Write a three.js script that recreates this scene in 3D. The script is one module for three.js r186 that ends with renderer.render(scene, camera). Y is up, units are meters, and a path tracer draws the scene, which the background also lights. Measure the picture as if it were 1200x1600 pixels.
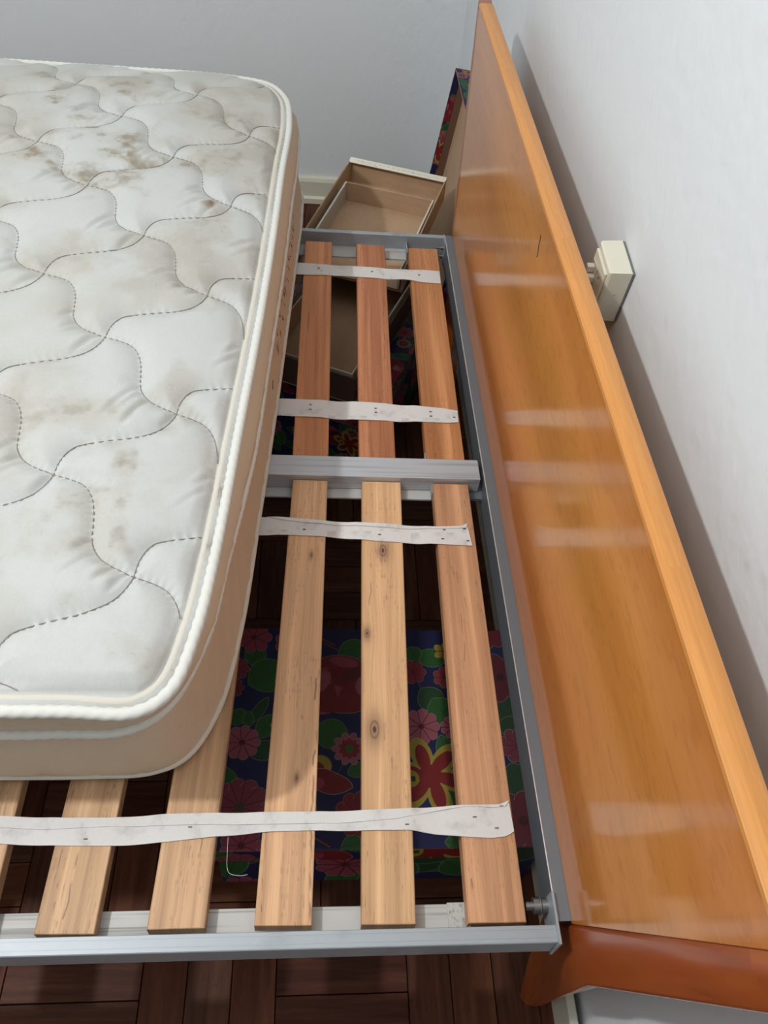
import * as THREE from 'three';
import { mergeGeometries, toCreasedNormals } from 'three/addons/utils/BufferGeometryUtils.js';
import { RoundedBoxGeometry } from 'three/addons/geometries/RoundedBoxGeometry.js';

// ---------------------------------------------------------------- camera, light, exposure
const R = 0.43;                                   // height of the bed-frame rails above the floor
const scene = new THREE.Scene();
scene.background = new THREE.Color(0x22252a);
const camera = new THREE.PerspectiveCamera(63.87, 1200 / 1600, 0.05, 20);
camera.position.set(-0.2764, 0.945 + R, 0.8961);
camera.rotation.set(-0.86213, -0.13871, 0.12692, 'YXZ');
const renderer = new THREE.WebGLRenderer({ antialias: true });
renderer.toneMapping = THREE.LinearToneMapping;
renderer.toneMappingExposure = 0.635;
renderer.shadowMap.enabled = true;
const LAMP = new THREE.Vector3(-1.35, 2.26, 0.56);
const lamp = new THREE.PointLight(new THREE.Color().setRGB(1.0, 1.0, 0.985), 10.5, 0, 2);
lamp.position.copy(LAMP); lamp.castShadow = true; lamp.shadow.radius = 1.8; lamp.shadow.mapSize.set(2048, 2048);
lamp.name = 'lamp_light'; scene.add(lamp);

// ---------------------------------------------------------------- small helpers
function rng(seed) { let s = seed >>> 0; return () => { s = (s + 0x6D2B79F5) >>> 0; let t = Math.imul(s ^ (s >>> 15), 1 | s); t = (t + Math.imul(t ^ (t >>> 7), 61 | t)) ^ t; return ((t ^ (t >>> 14)) >>> 0) / 4294967296; }; }
const hsh = (x, y, s) => { let h = Math.imul(x | 0, 374761393) ^ Math.imul(y | 0, 668265263) ^ Math.imul(s | 0, 974711); h = Math.imul(h ^ (h >>> 13), 1274126177); return ((h ^ (h >>> 16)) >>> 0) / 4294967296; };
function vnoise(x, y, s = 0) {
  const xi = Math.floor(x), yi = Math.floor(y), fx = x - xi, fy = y - yi, u = fx * fx * (3 - 2 * fx), v = fy * fy * (3 - 2 * fy);
  const a = hsh(xi, yi, s), b = hsh(xi + 1, yi, s), c = hsh(xi, yi + 1, s), d = hsh(xi + 1, yi + 1, s);
  return a + (b - a) * u + (c - a) * v + (a - b - c + d) * u * v;
}
const fbm = (x, y, s, o = 4) => { let t = 0, a = 0.5, n = 0; for (let i = 0; i < o; i++) { t += a * vnoise(x, y, s + i * 17); n += a; x *= 2.03; y *= 2.03; a *= 0.5; } return t / n; };
const clamp = (v, a = 0, b = 1) => Math.min(b, Math.max(a, v));
const sstep = (a, b, x) => { const t = clamp((x - a) / (b - a)); return t * t * (3 - 2 * t); };
const lerp = (a, b, t) => a + (b - a) * t;
function dataTex(w, h, fn, srgb = true) {
  const d = new Uint8Array(w * h * 4);
  for (let j = 0; j < h; j++) for (let i = 0; i < w; i++) { const c = fn(i / w, j / h, i, j), k = (j * w + i) * 4; d[k] = clamp(c[0], 0, 255); d[k + 1] = clamp(c[1], 0, 255); d[k + 2] = clamp(c[2], 0, 255); d[k + 3] = 255; }
  const t = new THREE.DataTexture(d, w, h, THREE.RGBAFormat);
  t.wrapS = t.wrapT = THREE.RepeatWrapping; t.magFilter = THREE.LinearFilter; t.minFilter = THREE.LinearMipmapLinearFilter; t.generateMipmaps = true;
  if (srgb) t.colorSpace = THREE.SRGBColorSpace; t.needsUpdate = true; return t;
}
const used = {};
function numbered(n) { const k = used[n] = (used[n] ?? -1) + 1; return k ? `${n}_${String(k).padStart(3, '0')}` : n; }
function part(name, geo, mat, parent, label) { const m = new THREE.Mesh(geo, mat); m.name = name; m.castShadow = m.receiveShadow = true; parent.add(m); if (label) m.userData.label = label; return m; }
function thing(name, label, category, pos = [0, 0, 0], group) { const g = new THREE.Group(); g.name = numbered(name); g.position.set(...pos); g.userData = { label, category }; if (group) g.userData.group = group; scene.add(g); return g; }
function struct(name, geo, mat) { const m = part(name, geo, mat, scene); m.userData.kind = 'structure'; return m; }
const box = (x0, x1, y0, y1, z0, z1) => { const g = new THREE.BoxGeometry(x1 - x0, y1 - y0, z1 - z0); g.translate((x0 + x1) / 2, (y0 + y1) / 2, (z0 + z1) / 2); return g; };
const rbox = (x0, x1, y0, y1, z0, z1, r = 0.002, s = 2) => { const g = new RoundedBoxGeometry(x1 - x0, y1 - y0, z1 - z0, s, r); g.translate((x0 + x1) / 2, (y0 + y1) / 2, (z0 + z1) / 2); return g; };
// soup of quads / triangles with uv
class Soup {
  constructor() { this.p = []; this.u = []; }
  tri(a, b, c, ua, ub, uc) { this.p.push(...a, ...b, ...c); this.u.push(...(ua || [0, 0]), ...(ub || [0, 0]), ...(uc || [0, 0])); }
  quad(a, b, c, d, ua, ub, uc, ud) { this.tri(a, b, c, ua, ub, uc); this.tri(a, c, d, ua, uc, ud); }
  geo(crease = 0.6) { const g = new THREE.BufferGeometry(); g.setAttribute('position', new THREE.Float32BufferAttribute(this.p, 3)); g.setAttribute('uv', new THREE.Float32BufferAttribute(this.u, 2)); g.computeVertexNormals(); return crease ? toCreasedNormals(g, crease) : g; }
}
// convex slab: corners [[x,z]...] counter-clockwise seen from above, uv per corner, bevelled edges
function slab(c, yTop, yBot, bev, uvs, wob) {
  const n = c.length, S = new Soup(), cx = c.reduce((s, p) => s + p[0], 0) / n, cz = c.reduce((s, p) => s + p[1], 0) / n;
  const ins = c.map((p, i) => { const a = c[(i + n - 1) % n], b = c[(i + 1) % n]; const e1 = [p[0] - a[0], p[1] - a[1]], e2 = [b[0] - p[0], b[1] - p[1]]; const l1 = Math.hypot(...e1), l2 = Math.hypot(...e2); let n1 = [-e1[1] / l1, e1[0] / l1], n2 = [-e2[1] / l2, e2[0] / l2]; if (n1[0] * (cx - p[0]) + n1[1] * (cz - p[1]) < 0) { n1 = n1.map(v => -v); } if (n2[0] * (cx - p[0]) + n2[1] * (cz - p[1]) < 0) { n2 = n2.map(v => -v); } return [p[0] + (n1[0] + n2[0]) * bev, p[1] + (n1[1] + n2[1]) * bev]; });
  const ring = (q, y) => q.map((p, i) => [p[0], y + (wob ? wob(i) : 0), p[1]]);
  const r = [ring(ins, yTop), ring(c, yTop - bev), ring(c, yBot + bev), ring(ins, yBot)];
  const area = c.reduce((s, p, i) => { const b = c[(i + 1) % n]; return s + p[0] * b[1] - b[0] * p[1]; }, 0);
  const f = area > 0;   // z down: positive area means clockwise from above
  for (let i = 1; i < n - 1; i++) { const t = [0, i, i + 1], k = f ? [0, 2, 1] : [0, 1, 2]; S.tri(...k.map(m => r[0][t[m]]), ...k.map(m => uvs[t[m]])); const b = f ? [0, 1, 2] : [0, 2, 1]; S.tri(...b.map(m => r[3][t[m]]), ...b.map(m => uvs[t[m]])); }
  for (let l = 0; l < 3; l++) for (let i = 0; i < n; i++) { const j = (i + 1) % n; const q = [r[l][i], r[l][j], r[l + 1][j], r[l + 1][i]], w = [uvs[i], uvs[j], uvs[j], uvs[i]]; if (f) S.quad(q[0], q[1], q[2], q[3], w[0], w[1], w[2], w[3]); else S.quad(q[1], q[0], q[3], q[2], w[1], w[0], w[3], w[2]); }
  return S.geo(0.3);
}
// extrude a convex profile [[z,y]...] along x
function bar(profile, x0, x1) {
  const sh = new THREE.Shape(profile.map(p => new THREE.Vector2(p[0], p[1])));
  const g = new THREE.ExtrudeGeometry(sh, { depth: x1 - x0, bevelEnabled: true, bevelSize: 0.0006, bevelThickness: 0.0006, bevelSegments: 1, bevelOffset: -0.0006 });
  g.rotateY(Math.PI / 2);            // extrude axis z -> x, shape x -> -z
  const m = new THREE.Matrix4().makeScale(1, 1, -1); g.applyMatrix4(m);
  const ix = g.index; if (ix) { const a = ix.array; for (let i = 0; i < a.length; i += 3) { const t = a[i]; a[i] = a[i + 1]; a[i + 1] = t; } } else { for (const k of ['position', 'normal', 'uv']) { const at = g.attributes[k], s = at.itemSize; for (let i = 0; i < at.count; i += 3) for (let j = 0; j < s; j++) { const t = at.array[i * s + j]; at.array[i * s + j] = at.array[(i + 1) * s + j]; at.array[(i + 1) * s + j] = t; } } }
  g.computeVertexNormals(); g.translate(x0, 0, 0); return g;
}
function canvas(w, h) { const c = document.createElement('canvas'); c.width = w; c.height = h; return [c, c.getContext('2d')]; }
function canvasTex(c) { const t = new THREE.CanvasTexture(c); t.colorSpace = THREE.SRGBColorSpace; t.wrapS = t.wrapT = THREE.RepeatWrapping; t.anisotropy = 4; return t; }
const std = o => new THREE.MeshStandardMaterial(o), phy = o => new THREE.MeshPhysicalMaterial(o);

// ---------------------------------------------------------------- materials
const plasterBump = dataTex(512, 512, (u, v) => { const w = (p, q, n) => fbm(p * n, q * n, 5, 4); const blend = (n) => { const a = w(u, v, n), b = w(u - 1, v, n), c = w(u, v - 1, n), d = w(u - 1, v - 1, n); return lerp(lerp(a, b, u), lerp(c, d, u), v); }; const k = 255 * blend(40); return [k, k, k]; }, false);
const wallMat = std({ color: new THREE.Color().setRGB(0.715, 0.75, 0.775), roughness: 0.75, bumpMap: plasterBump, bumpScale: 0.0016 });
const ceilMat = std({ color: new THREE.Color().setRGB(0.75, 0.75, 0.74), roughness: 0.9 });
const creamMat = std({ color: new THREE.Color().setRGB(0.66, 0.64, 0.52), roughness: 0.4 });
const metalTex = dataTex(256, 256, (u, v) => { const s = fbm(u * 12, v * 12, 21, 4), d = Math.max(0, fbm(u * 14, v * 14, 33, 4) - 0.6) * 2.2; const k = 163 + 7 * (s - 0.5) - 40 * d; return [k, k + 7, k + 13]; });
const railMat = std({ map: metalTex, metalness: 0.4, roughness: 0.5 });
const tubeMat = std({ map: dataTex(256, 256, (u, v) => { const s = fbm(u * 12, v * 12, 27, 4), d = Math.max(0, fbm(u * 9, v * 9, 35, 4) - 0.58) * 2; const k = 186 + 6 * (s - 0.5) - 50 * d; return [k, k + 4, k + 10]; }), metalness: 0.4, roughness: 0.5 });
const ledgeTex = dataTex(256, 256, (u, v) => { const d = fbm(u * 10, v * 10, 44, 5), k = 184 - 42 * sstep(0.5, 0.8, d); return [k, k, k - 2]; });
const ledgeMat = std({ map: ledgeTex, metalness: 0.2, roughness: 0.6 });
const ironMat = std({ color: new THREE.Color().setRGB(0.19, 0.21, 0.235), metalness: 0.5, roughness: 0.42 });
const boltMat = std({ color: new THREE.Color().setRGB(0.30, 0.30, 0.30), metalness: 0.9, roughness: 0.35 });
const darkMat = std({ color: new THREE.Color().setRGB(0.02, 0.018, 0.016), roughness: 0.8 });
const kraftTex = dataTex(256, 256, (u, v) => { const k = 10 * (fbm(u * 60, v * 60, 3, 3) - 0.5) + 14 * (fbm(u * 5, v * 5, 9, 3) - 0.5); return [186 + k, 155 + k, 124 + k]; });
const kraftMat = std({ map: kraftTex, roughness: 0.85 });
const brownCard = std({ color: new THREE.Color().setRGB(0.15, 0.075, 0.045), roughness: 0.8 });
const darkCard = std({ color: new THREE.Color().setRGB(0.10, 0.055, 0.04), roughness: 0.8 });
const cardWhite = std({ color: new THREE.Color().setRGB(0.68, 0.66, 0.58), roughness: 0.7 });

function woodTex(seed, base, amp, opts = {}) {
  const { knots = [], cracks = [], w = 128, h = 1024, nicks = 14, streak = 1 } = opts; const r = rng(seed);
  const nk = []; for (let i = 0; i < nicks; i++) nk.push([r(), r(), 0.004 + 0.012 * r() * r() * 2, 0.25 + 0.5 * r()]);
  const grid = Array.from({ length: 32 }, () => []); nk.forEach(q => { const b = Math.floor(q[1] * 32); for (const k of [b - 1, b, b + 1]) if (grid[k]) grid[k].push(q); });
  return dataTex(w, h, (u, v) => {
    let uu = u + 0.05 * (fbm(u * 2, v * 6, seed, 2) - 0.5), dk = 0;
    for (const [ku, kv, kr] of knots) {                    // grain flows round a knot
      const dx = (u - ku), dy = (v - kv) * 10.5, d = Math.hypot(dx, dy * 0.45); uu += (dx > 0 ? -1 : 1) * 0.05 * Math.exp(-d * d / (kr * kr * 14));
      const e = Math.hypot(dx * 1.3, dy * 0.62); dk += 0.3 * Math.exp(-e * e / (kr * kr * 2.6)); if (e < kr * 0.3) dk += 0.35; const rg = Math.abs(e - kr * 0.75); if (rg < kr * 0.12) dk += 0.14;
    }
    const g1 = fbm(uu * 9, v * 2.2, seed + 1, 4) - 0.5, g2 = fbm(uu * 46, v * 5, seed + 2, 3) - 0.5, g3 = fbm(uu * 3, v * 0.9, seed + 3, 2) - 0.5, g4 = vnoise(uu * 120, v * 26, seed + 4) - 0.5;
    let k = amp * (streak * 62 * g1 + 30 * g2 + 66 * g3 + 9 * g4);
    for (const [cu, v0, v1, wd] of cracks) if (v > v0 && v < v1) { const c = cu + 0.12 * (fbm(v * 22, 3, seed + 9, 4) - 0.5), a = Math.abs(u - c); const gate = sstep(0.2, 0.6, vnoise(v * 45, 1, seed + 8)); if (a < wd) dk += 0.36 * gate * (1 - a / wd); }
    const bin = grid[Math.min(31, Math.floor(v * 32))]; for (const q of bin) { if (Math.abs(u - q[0] - 0.03 * (vnoise(v * 60, 2, seed) - 0.5)) < 0.006 && Math.abs(v - q[1]) < q[2]) dk += 0.16 * q[3]; }
    dk += 0.14 * sstep(0.72, 0.92, vnoise(uu * 64, v * 70, seed + 12)) * sstep(0.45, 0.7, fbm(u * 4, v * 9, seed + 13, 2)); const e = Math.min(u, 1 - u); if (e < 0.02) dk += 0.06;
    dk = Math.min(dk, 0.82);
    return [(base[0] + k) * (1 - dk), (base[1] + k * 0.92) * (1 - dk * 1.08), (base[2] + k * 0.78) * (1 - dk * 1.05)];
  });
}
const slatMat = (seed, base, amp, o) => { const t = woodTex(seed, base, amp, o); return std({ map: t, roughness: 0.55 }); };

// ---------------------------------------------------------------- the room
const WX = 0.12, WZ = -1.58, LX = -3.2, NZ = 3.6, CH = 2.75;
function plane4(name, x0, x1, y0, y1, z0, z1, mat, ua, ub) { const g = box(x0, x1, y0, y1, z0, z1), p = g.attributes.position, uv = g.attributes.uv; for (let i = 0; i < p.count; i++) { const q = [p.getX(i), p.getY(i), p.getZ(i)]; uv.setXY(i, q[ua] / 0.6, q[ub] / 0.6); } return struct(name, g, mat); }
plane4('wall_right', WX, WX + 0.12, -0.1, CH, WZ - 0.12, NZ + 0.12, wallMat, 2, 1);
plane4('wall_far', LX - 0.12, WX, -0.1, CH, WZ - 0.12, WZ, wallMat, 0, 1);
plane4('wall_left', LX - 0.12, LX, -0.1, CH, WZ, NZ, wallMat, 2, 1);
plane4('wall_near', LX - 0.12, WX, -0.1, CH, NZ, NZ + 0.12, wallMat, 0, 1);
plane4('ceiling', LX - 0.12, WX + 0.12, CH, CH + 0.1, WZ - 0.12, NZ + 0.12, ceilMat, 0, 2);
const subMat = std({ color: new THREE.Color().setRGB(0.025, 0.015, 0.01), roughness: 0.9 });
const floor = plane4('floor', LX, WX, -0.1, -0.012, WZ, NZ, subMat, 0, 2);
// moulded baseboards: foot, flat band, bevelled cap
const bbProfile = [[0, 0], [0.024, 0], [0.024, 0.016], [0.016, 0.022], [0.016, 0.068], [0.012, 0.078], [0, 0.08]];
{
  const g = bar(bbProfile, LX + 0.001, WX - 0.001); g.translate(0, 0, WZ); struct('baseboard_far', g, creamMat);
  const h = bar(bbProfile, -NZ + 0.001, -WZ - 0.026); h.rotateY(-Math.PI / 2); h.rotateY(Math.PI); // x -> z
  h.computeBoundingBox(); const b = h.boundingBox;
  h.translate(WX - b.max.x, 0, (WZ + 0.025) - b.min.z); struct('baseboard_right', h, creamMat);
}
// parquet blocks: basket weave of three strips, each a piece of the floor
{
  const PL = 0.1943, PW = PL / 3, mats = [];
  for (let k = 0; k < 7; k++) { const b = [[90, 50, 30], [78, 42, 26], [88, 46, 27], [70, 38, 24], [94, 54, 32], [76, 44, 28], [74, 37, 23]][k]; mats.push(phy({ map: woodTex(700 + k, b, 0.55, { w: 64, h: 256, nicks: 12 }), roughness: 0.7, clearcoat: 0.08, clearcoatRoughness: 0.35, specularIntensity: 0.5 })); }
  const gH = rbox(-PL / 2 + 0.0006, PL / 2 - 0.0006, -0.012, 0, -PW / 2 + 0.0006, PW / 2 - 0.0006, 0.0012, 1), gV = rbox(-PW / 2 + 0.0006, PW / 2 - 0.0006, -0.012, 0, -PL / 2 + 0.0006, PL / 2 - 0.0006, 0.0012, 1);
  for (const [g, ax] of [[gH, 0], [gV, 2]]) { const p = g.attributes.position, uv = g.attributes.uv; for (let i = 0; i < p.count; i++) { const l = (ax ? p.getZ(i) : p.getX(i)) / PL + 0.5, w = (ax ? p.getX(i) : p.getZ(i)) / PW + 0.5; uv.setXY(i, w, l); } }
  const r = rng(77), rest = [];
  for (let bi = -17; bi <= 2; bi++) for (let bj = -14; bj <= 16; bj++) {
    const x0 = -0.311 + bi * PL, z0 = 0.592 + bj * PL, hor = ((bi + bj) & 1) === 0;
    for (let k = 0; k < 3; k++) {
      const cx = hor ? x0 + PL / 2 : x0 + (k + 0.5) * PW, cz = hor ? z0 + (k + 0.5) * PW : z0 + PL / 2, hx = hor ? PL / 2 : PW / 2, hz = hor ? PW / 2 : PL / 2, m = mats[Math.floor(r() * 7)], dy = -0.0006 * r();
      if (cx - hx < LX || cx + hx > WX - 0.0 || cz - hz < WZ || cz + hz > NZ) { const c = Math.min(cx + hx, WX), d = Math.max(cz - hz, WZ), e = Math.max(cx - hx, LX), f = Math.min(cz + hz, NZ); if (c - e > 0.01 && f - d > 0.01) { const g = box(e + 0.0005, c - 0.0005, -0.012, dy, d + 0.0005, f - 0.0005); if (cx > -0.5 && cz < 0.9) part('plank', g, m, floor); else rest.push(g); } continue; }
      const vis = cx > -0.85 && cz < 0.86 && (cx > -0.62 || cz > -0.1);
      if (vis) { const q = part('plank', hor ? gH : gV, m, floor); q.position.set(cx, dy, cz); }
      else { const g = box(cx - hx + 0.0005, cx + hx - 0.0005, -0.012, dy, cz - hz + 0.0005, cz + hz - 0.0005); rest.push(g); }
    }
  }
  const o = part('parquet_rest', mergeGeometries(rest), mats[2], floor); o.userData.kind = 'stuff';
}
// ceiling lamp that lights the room: canopy, flex, socket and a bare glowing bulb
{
  const t = thing('pendant_lamp', 'bare bulb hanging on a short flex from the ceiling above the bed', 'lamp', [LAMP.x, 0, LAMP.z]);
  const can = new THREE.LatheGeometry([[0, CH - 0.03], [0.03, CH - 0.03], [0.05, CH - 0.015], [0.055, CH]].map(p => new THREE.Vector2(...p)), 24); part('canopy', can, cardWhite, t);
  const cd = new THREE.CylinderGeometry(0.003, 0.003, CH - 0.03 - (LAMP.y + 0.085), 8); cd.translate(0, (CH - 0.03 + LAMP.y + 0.085) / 2, 0); part('flex', cd, cardWhite, t);
  const so = new THREE.LatheGeometry([[0, 0.09], [0.012, 0.09], [0.017, 0.08], [0.017, 0.045], [0, 0.045]].map(p => new THREE.Vector2(p[0], LAMP.y + p[1])), 20); part('socket', so, cardWhite, t);
  const bu = new THREE.LatheGeometry([[0, -0.036], [0.014, -0.033], [0.026, -0.024], [0.034, -0.008], [0.035, 0.006], [0.028, 0.022], [0.018, 0.036], [0.014, 0.05]].map(p => new THREE.Vector2(p[0], LAMP.y + p[1])), 24);
  part('bulb', bu, std({ color: 0xffffff, emissive: new THREE.Color(1, 0.96, 0.9), emissiveIntensity: 6 }), t);
}

// ---------------------------------------------------------------- the bed
const bed = thing('bed', 'wooden bed with a flared glossy headboard, grey metal frame and bare pine slats', 'bed', [0, 0, 0]);
const Y = v => v + R;
// headboard
const hbTex = dataTex(1024, 512, (u, v) => {
  const f = u * 1.8, s = v * 0.8; const w = fbm(f * 1.3, s * 3, 11, 3) - 0.5;
  const g = fbm(f * 1.6 + 0.4 * w, s * 22 + 3 * w, 12, 4) - 0.5, h = fbm(f * 14, s * 240, 13, 2) - 0.5, b = fbm(f * 0.9, s * 7 + w, 14, 2) - 0.5, fl = fbm(f * 60, s * 160, 15, 2);
  const k = 30 * g + 10 * h - 8 * (fl > 0.68 ? 1 : 0), c = 60 * b;
  return [192 + k + 0.5 * c, 121 + k * 0.85 + 0.75 * c, 46 + k * 0.6 + 0.3 * c];
});
const hbMat = phy({ map: hbTex, roughness: 0.5, clearcoat: 1.0, clearcoatRoughness: 0.13 });
const hbEdgeLit = phy({ map: dataTex(256, 256, (u, v) => { const k = 22 * (fbm(u * 34, v * 5, 31, 4) - 0.5) + 10 * (fbm(u * 90, v * 40, 32, 2) - 0.5); return [206 + k, 138 + k, 66 + k * 0.7]; }), roughness: 0.5, clearcoat: 0.5, clearcoatRoughness: 0.3 });
const wingMat = phy({ map: dataTex(512, 512, (u, v) => { const w = fbm(u * 3, v * 3, 61, 3) - 0.5, k = 34 * (fbm(u * 26 + 2 * w, v * 3, 62, 4) - 0.5) + 12 * (fbm(u * 150, v * 20, 63, 2) - 0.5) + 20 * (fbm(u * 4, v * 4, 64, 2) - 0.5); return [152 + k, 72 + k * 0.85, 25 + k * 0.5]; }), roughness: 0.45, clearcoat: 0.8, clearcoatRoughness: 0.22 });
const HT = 0.414, XF = 0.0157, XB = 0.0405;
const creaseZ = y => 0.672 + 0.2817 * y;
{
  const hb = part('headboard', (() => {           // flat trapezoid panel between the two swept wings, rounded top edge
    const S = new Soup(), N = 40, prof = [];       // profile over height: front face up, rounded nose, back face down
    const yb = -0.055; for (let i = 0; i <= 10; i++) prof.push([XF, lerp(yb, HT - 0.003, i / 10)]);
    prof.push([XF + 0.001, HT - 0.0012], [XF + 0.003, HT], [XB - 0.003, HT], [XB - 0.001, HT - 0.0012], [XB, HT - 0.003], [XB, yb], [XF, yb]);
    for (let i = 0; i < prof.length - 1; i++) for (let j = 0; j < N; j++) {
      const [x0, y0] = prof[i], [x1, y1] = prof[i + 1]; const z = (y, t) => lerp(-creaseZ(y), creaseZ(y), t);
      const P = (x, y, t) => [x, Y(y), z(y, t)], U = (x, y, t) => [(z(y, t) + 1) / 1.8, (y + 0.3 + (x - XF)) / 0.8];
      const a = j / N, b = (j + 1) / N; S.quad(P(x0, y0, a), P(x0, y0, b), P(x1, y1, b), P(x1, y1, a), U(x0, y0, a), U(x0, y0, b), U(x1, y1, b), U(x1, y1, a));
    }
    return S.geo(0.5);
  })(), hbMat, bed);
  // strip along the top edge, lamp light painted in as a paler wood tone
  const lip = new Soup();
  { const z1 = creaseZ(HT) ; const pr = [[XF - 0.0006, HT - 0.004], [XF - 0.0006, HT + 0.0005], [XF + 0.0022, HT + 0.0022], [XB - 0.0015, HT + 0.0022], [XB + 0.0006, HT + 0.0005], [XB + 0.0006, HT - 0.004]]; for (let i = 0; i < pr.length - 1; i++) for (let j = 0; j < 24; j++) { const a = lerp(-z1, z1, j / 24), b = lerp(-z1, z1, (j + 1) / 24); lip.quad([pr[i][0], Y(pr[i][1]), a], [pr[i][0], Y(pr[i][1]), b], [pr[i + 1][0], Y(pr[i + 1][1]), b], [pr[i + 1][0], Y(pr[i + 1][1]), a], [i / 5, a * 2], [i / 5, b * 2], [(i + 1) / 5, b * 2], [(i + 1) / 5, a * 2]); } }
  part('top_edge', lip.geo(0.8), hbEdgeLit, hb, 'headboard top edge, lamp light painted in as paler wood');
  // swept wings that run down into the legs
  const rows = s => { const out = [[-0.43, 0.0555, 0.678, 0.0841, 0.6806, 0.010, 0.006], [-0.29, 0.0400, 0.669, 0.0620, 0.698, 0.016, 0.008], [-0.14, 0.0250, 0.660, 0.0370, 0.7165, 0.02, 0.008], [-0.06, XF, creaseZ(-0.06), 0.0235, 0.727, 0.03, 0]];
    for (const y of [0, 0.1, 0.2, 0.3, HT]) out.push([y, XF, creaseZ(y), XF + 0.0035, creaseZ(y) + (s > 0 ? lerp(0.061, 0.039, y / 0.4) : lerp(0.047, 0.038, y / 0.4)), 0, 0]); return out; };
  for (const s of [1, -1]) {
    const S = new Soup(), sec = rows(s).map(([y, xc, zc, xo, zo, in_, ix]) => {
      const gv = 0.003 * (1 - sstep(0.1, 0.45, y)) + 0.0006, th = Math.min(0.0235, XB - XF), leg = sstep(-0.06, -0.43, y);
      const dx = xo - xc, dz = zo - zc, l = Math.hypot(dx, dz), ux = dx / l, uz = dz / l, nx = uz, nz = -ux, t2 = lerp(th, 0.012, leg);
      const pts = [[xc - ix, zc - in_], [xc, zc - (in_ ? 0.002 : 0)], [xc + gv, zc + 0.0012], [xc + ux * 0.005, zc + uz * 0.005]];
      for (const f of [0.3, 0.6]) pts.push([xc + dx * f - 0.0015 * nx, zc + dz * f - 0.0015 * nz]);
      for (let k = 0; k <= 6; k++) { const a = k / 6 * Math.PI, r = t2 / 2; pts.push([xo + nx * r - nx * r * Math.cos(a) + ux * (0.4 * r * Math.sin(a) - 0.4 * r), zo + nz * r - nz * r * Math.cos(a) + uz * (0.4 * r * Math.sin(a) - 0.4 * r)]); }
      pts.push([xc - ix + nx * t2 + (in_ ? ix * 0.6 : 0), zc - in_ + nz * t2]);
      return pts.map(p => [p[0], Y(y), p[1] * s]);
    });
    const n = sec[0].length;
    for (let i = 0; i < sec.length - 1; i++) for (let j = 0; j < n; j++) { const k = (j + 1) % n, q = [sec[i][j], sec[i][k], sec[i + 1][k], sec[i + 1][j]], u = (a, t) => [t / n * 0.25, a[1] / 0.8], uu = [u(q[0], j), u(q[1], j + 1), u(q[2], j + 1), u(q[3], j)]; if (s > 0) S.quad(q[0], q[1], q[2], q[3], ...uu); else S.quad(q[1], q[0], q[3], q[2], uu[1], uu[0], uu[3], uu[2]); }
    for (const [e, fl] of [[0, s < 0], [sec.length - 1, s > 0]]) for (let j = 1; j < n - 1; j++) { const t = [sec[e][0], sec[e][j], sec[e][j + 1]]; fl ? S.tri(t[0], t[1], t[2]) : S.tri(t[0], t[2], t[1]); }
    part('headboard_stile', S.geo(0.5), wingMat, hb, s > 0 ? 'darker reddish end stile running down into the near leg' : undefined);
  }
  // dark scratch in the varnish
  const sc = new THREE.TubeGeometry(new THREE.CatmullRomCurve3([[0.383, -0.0595], [0.377, -0.0575], [0.37, -0.0575], [0.362, -0.0535], [0.355, -0.052]].map(p => new THREE.Vector3(XF, Y(p[0]), p[1]))), 16, 0.0008, 5); part('scratch', sc, darkMat, hb, 'short dark scratch in the varnish');
}
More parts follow.
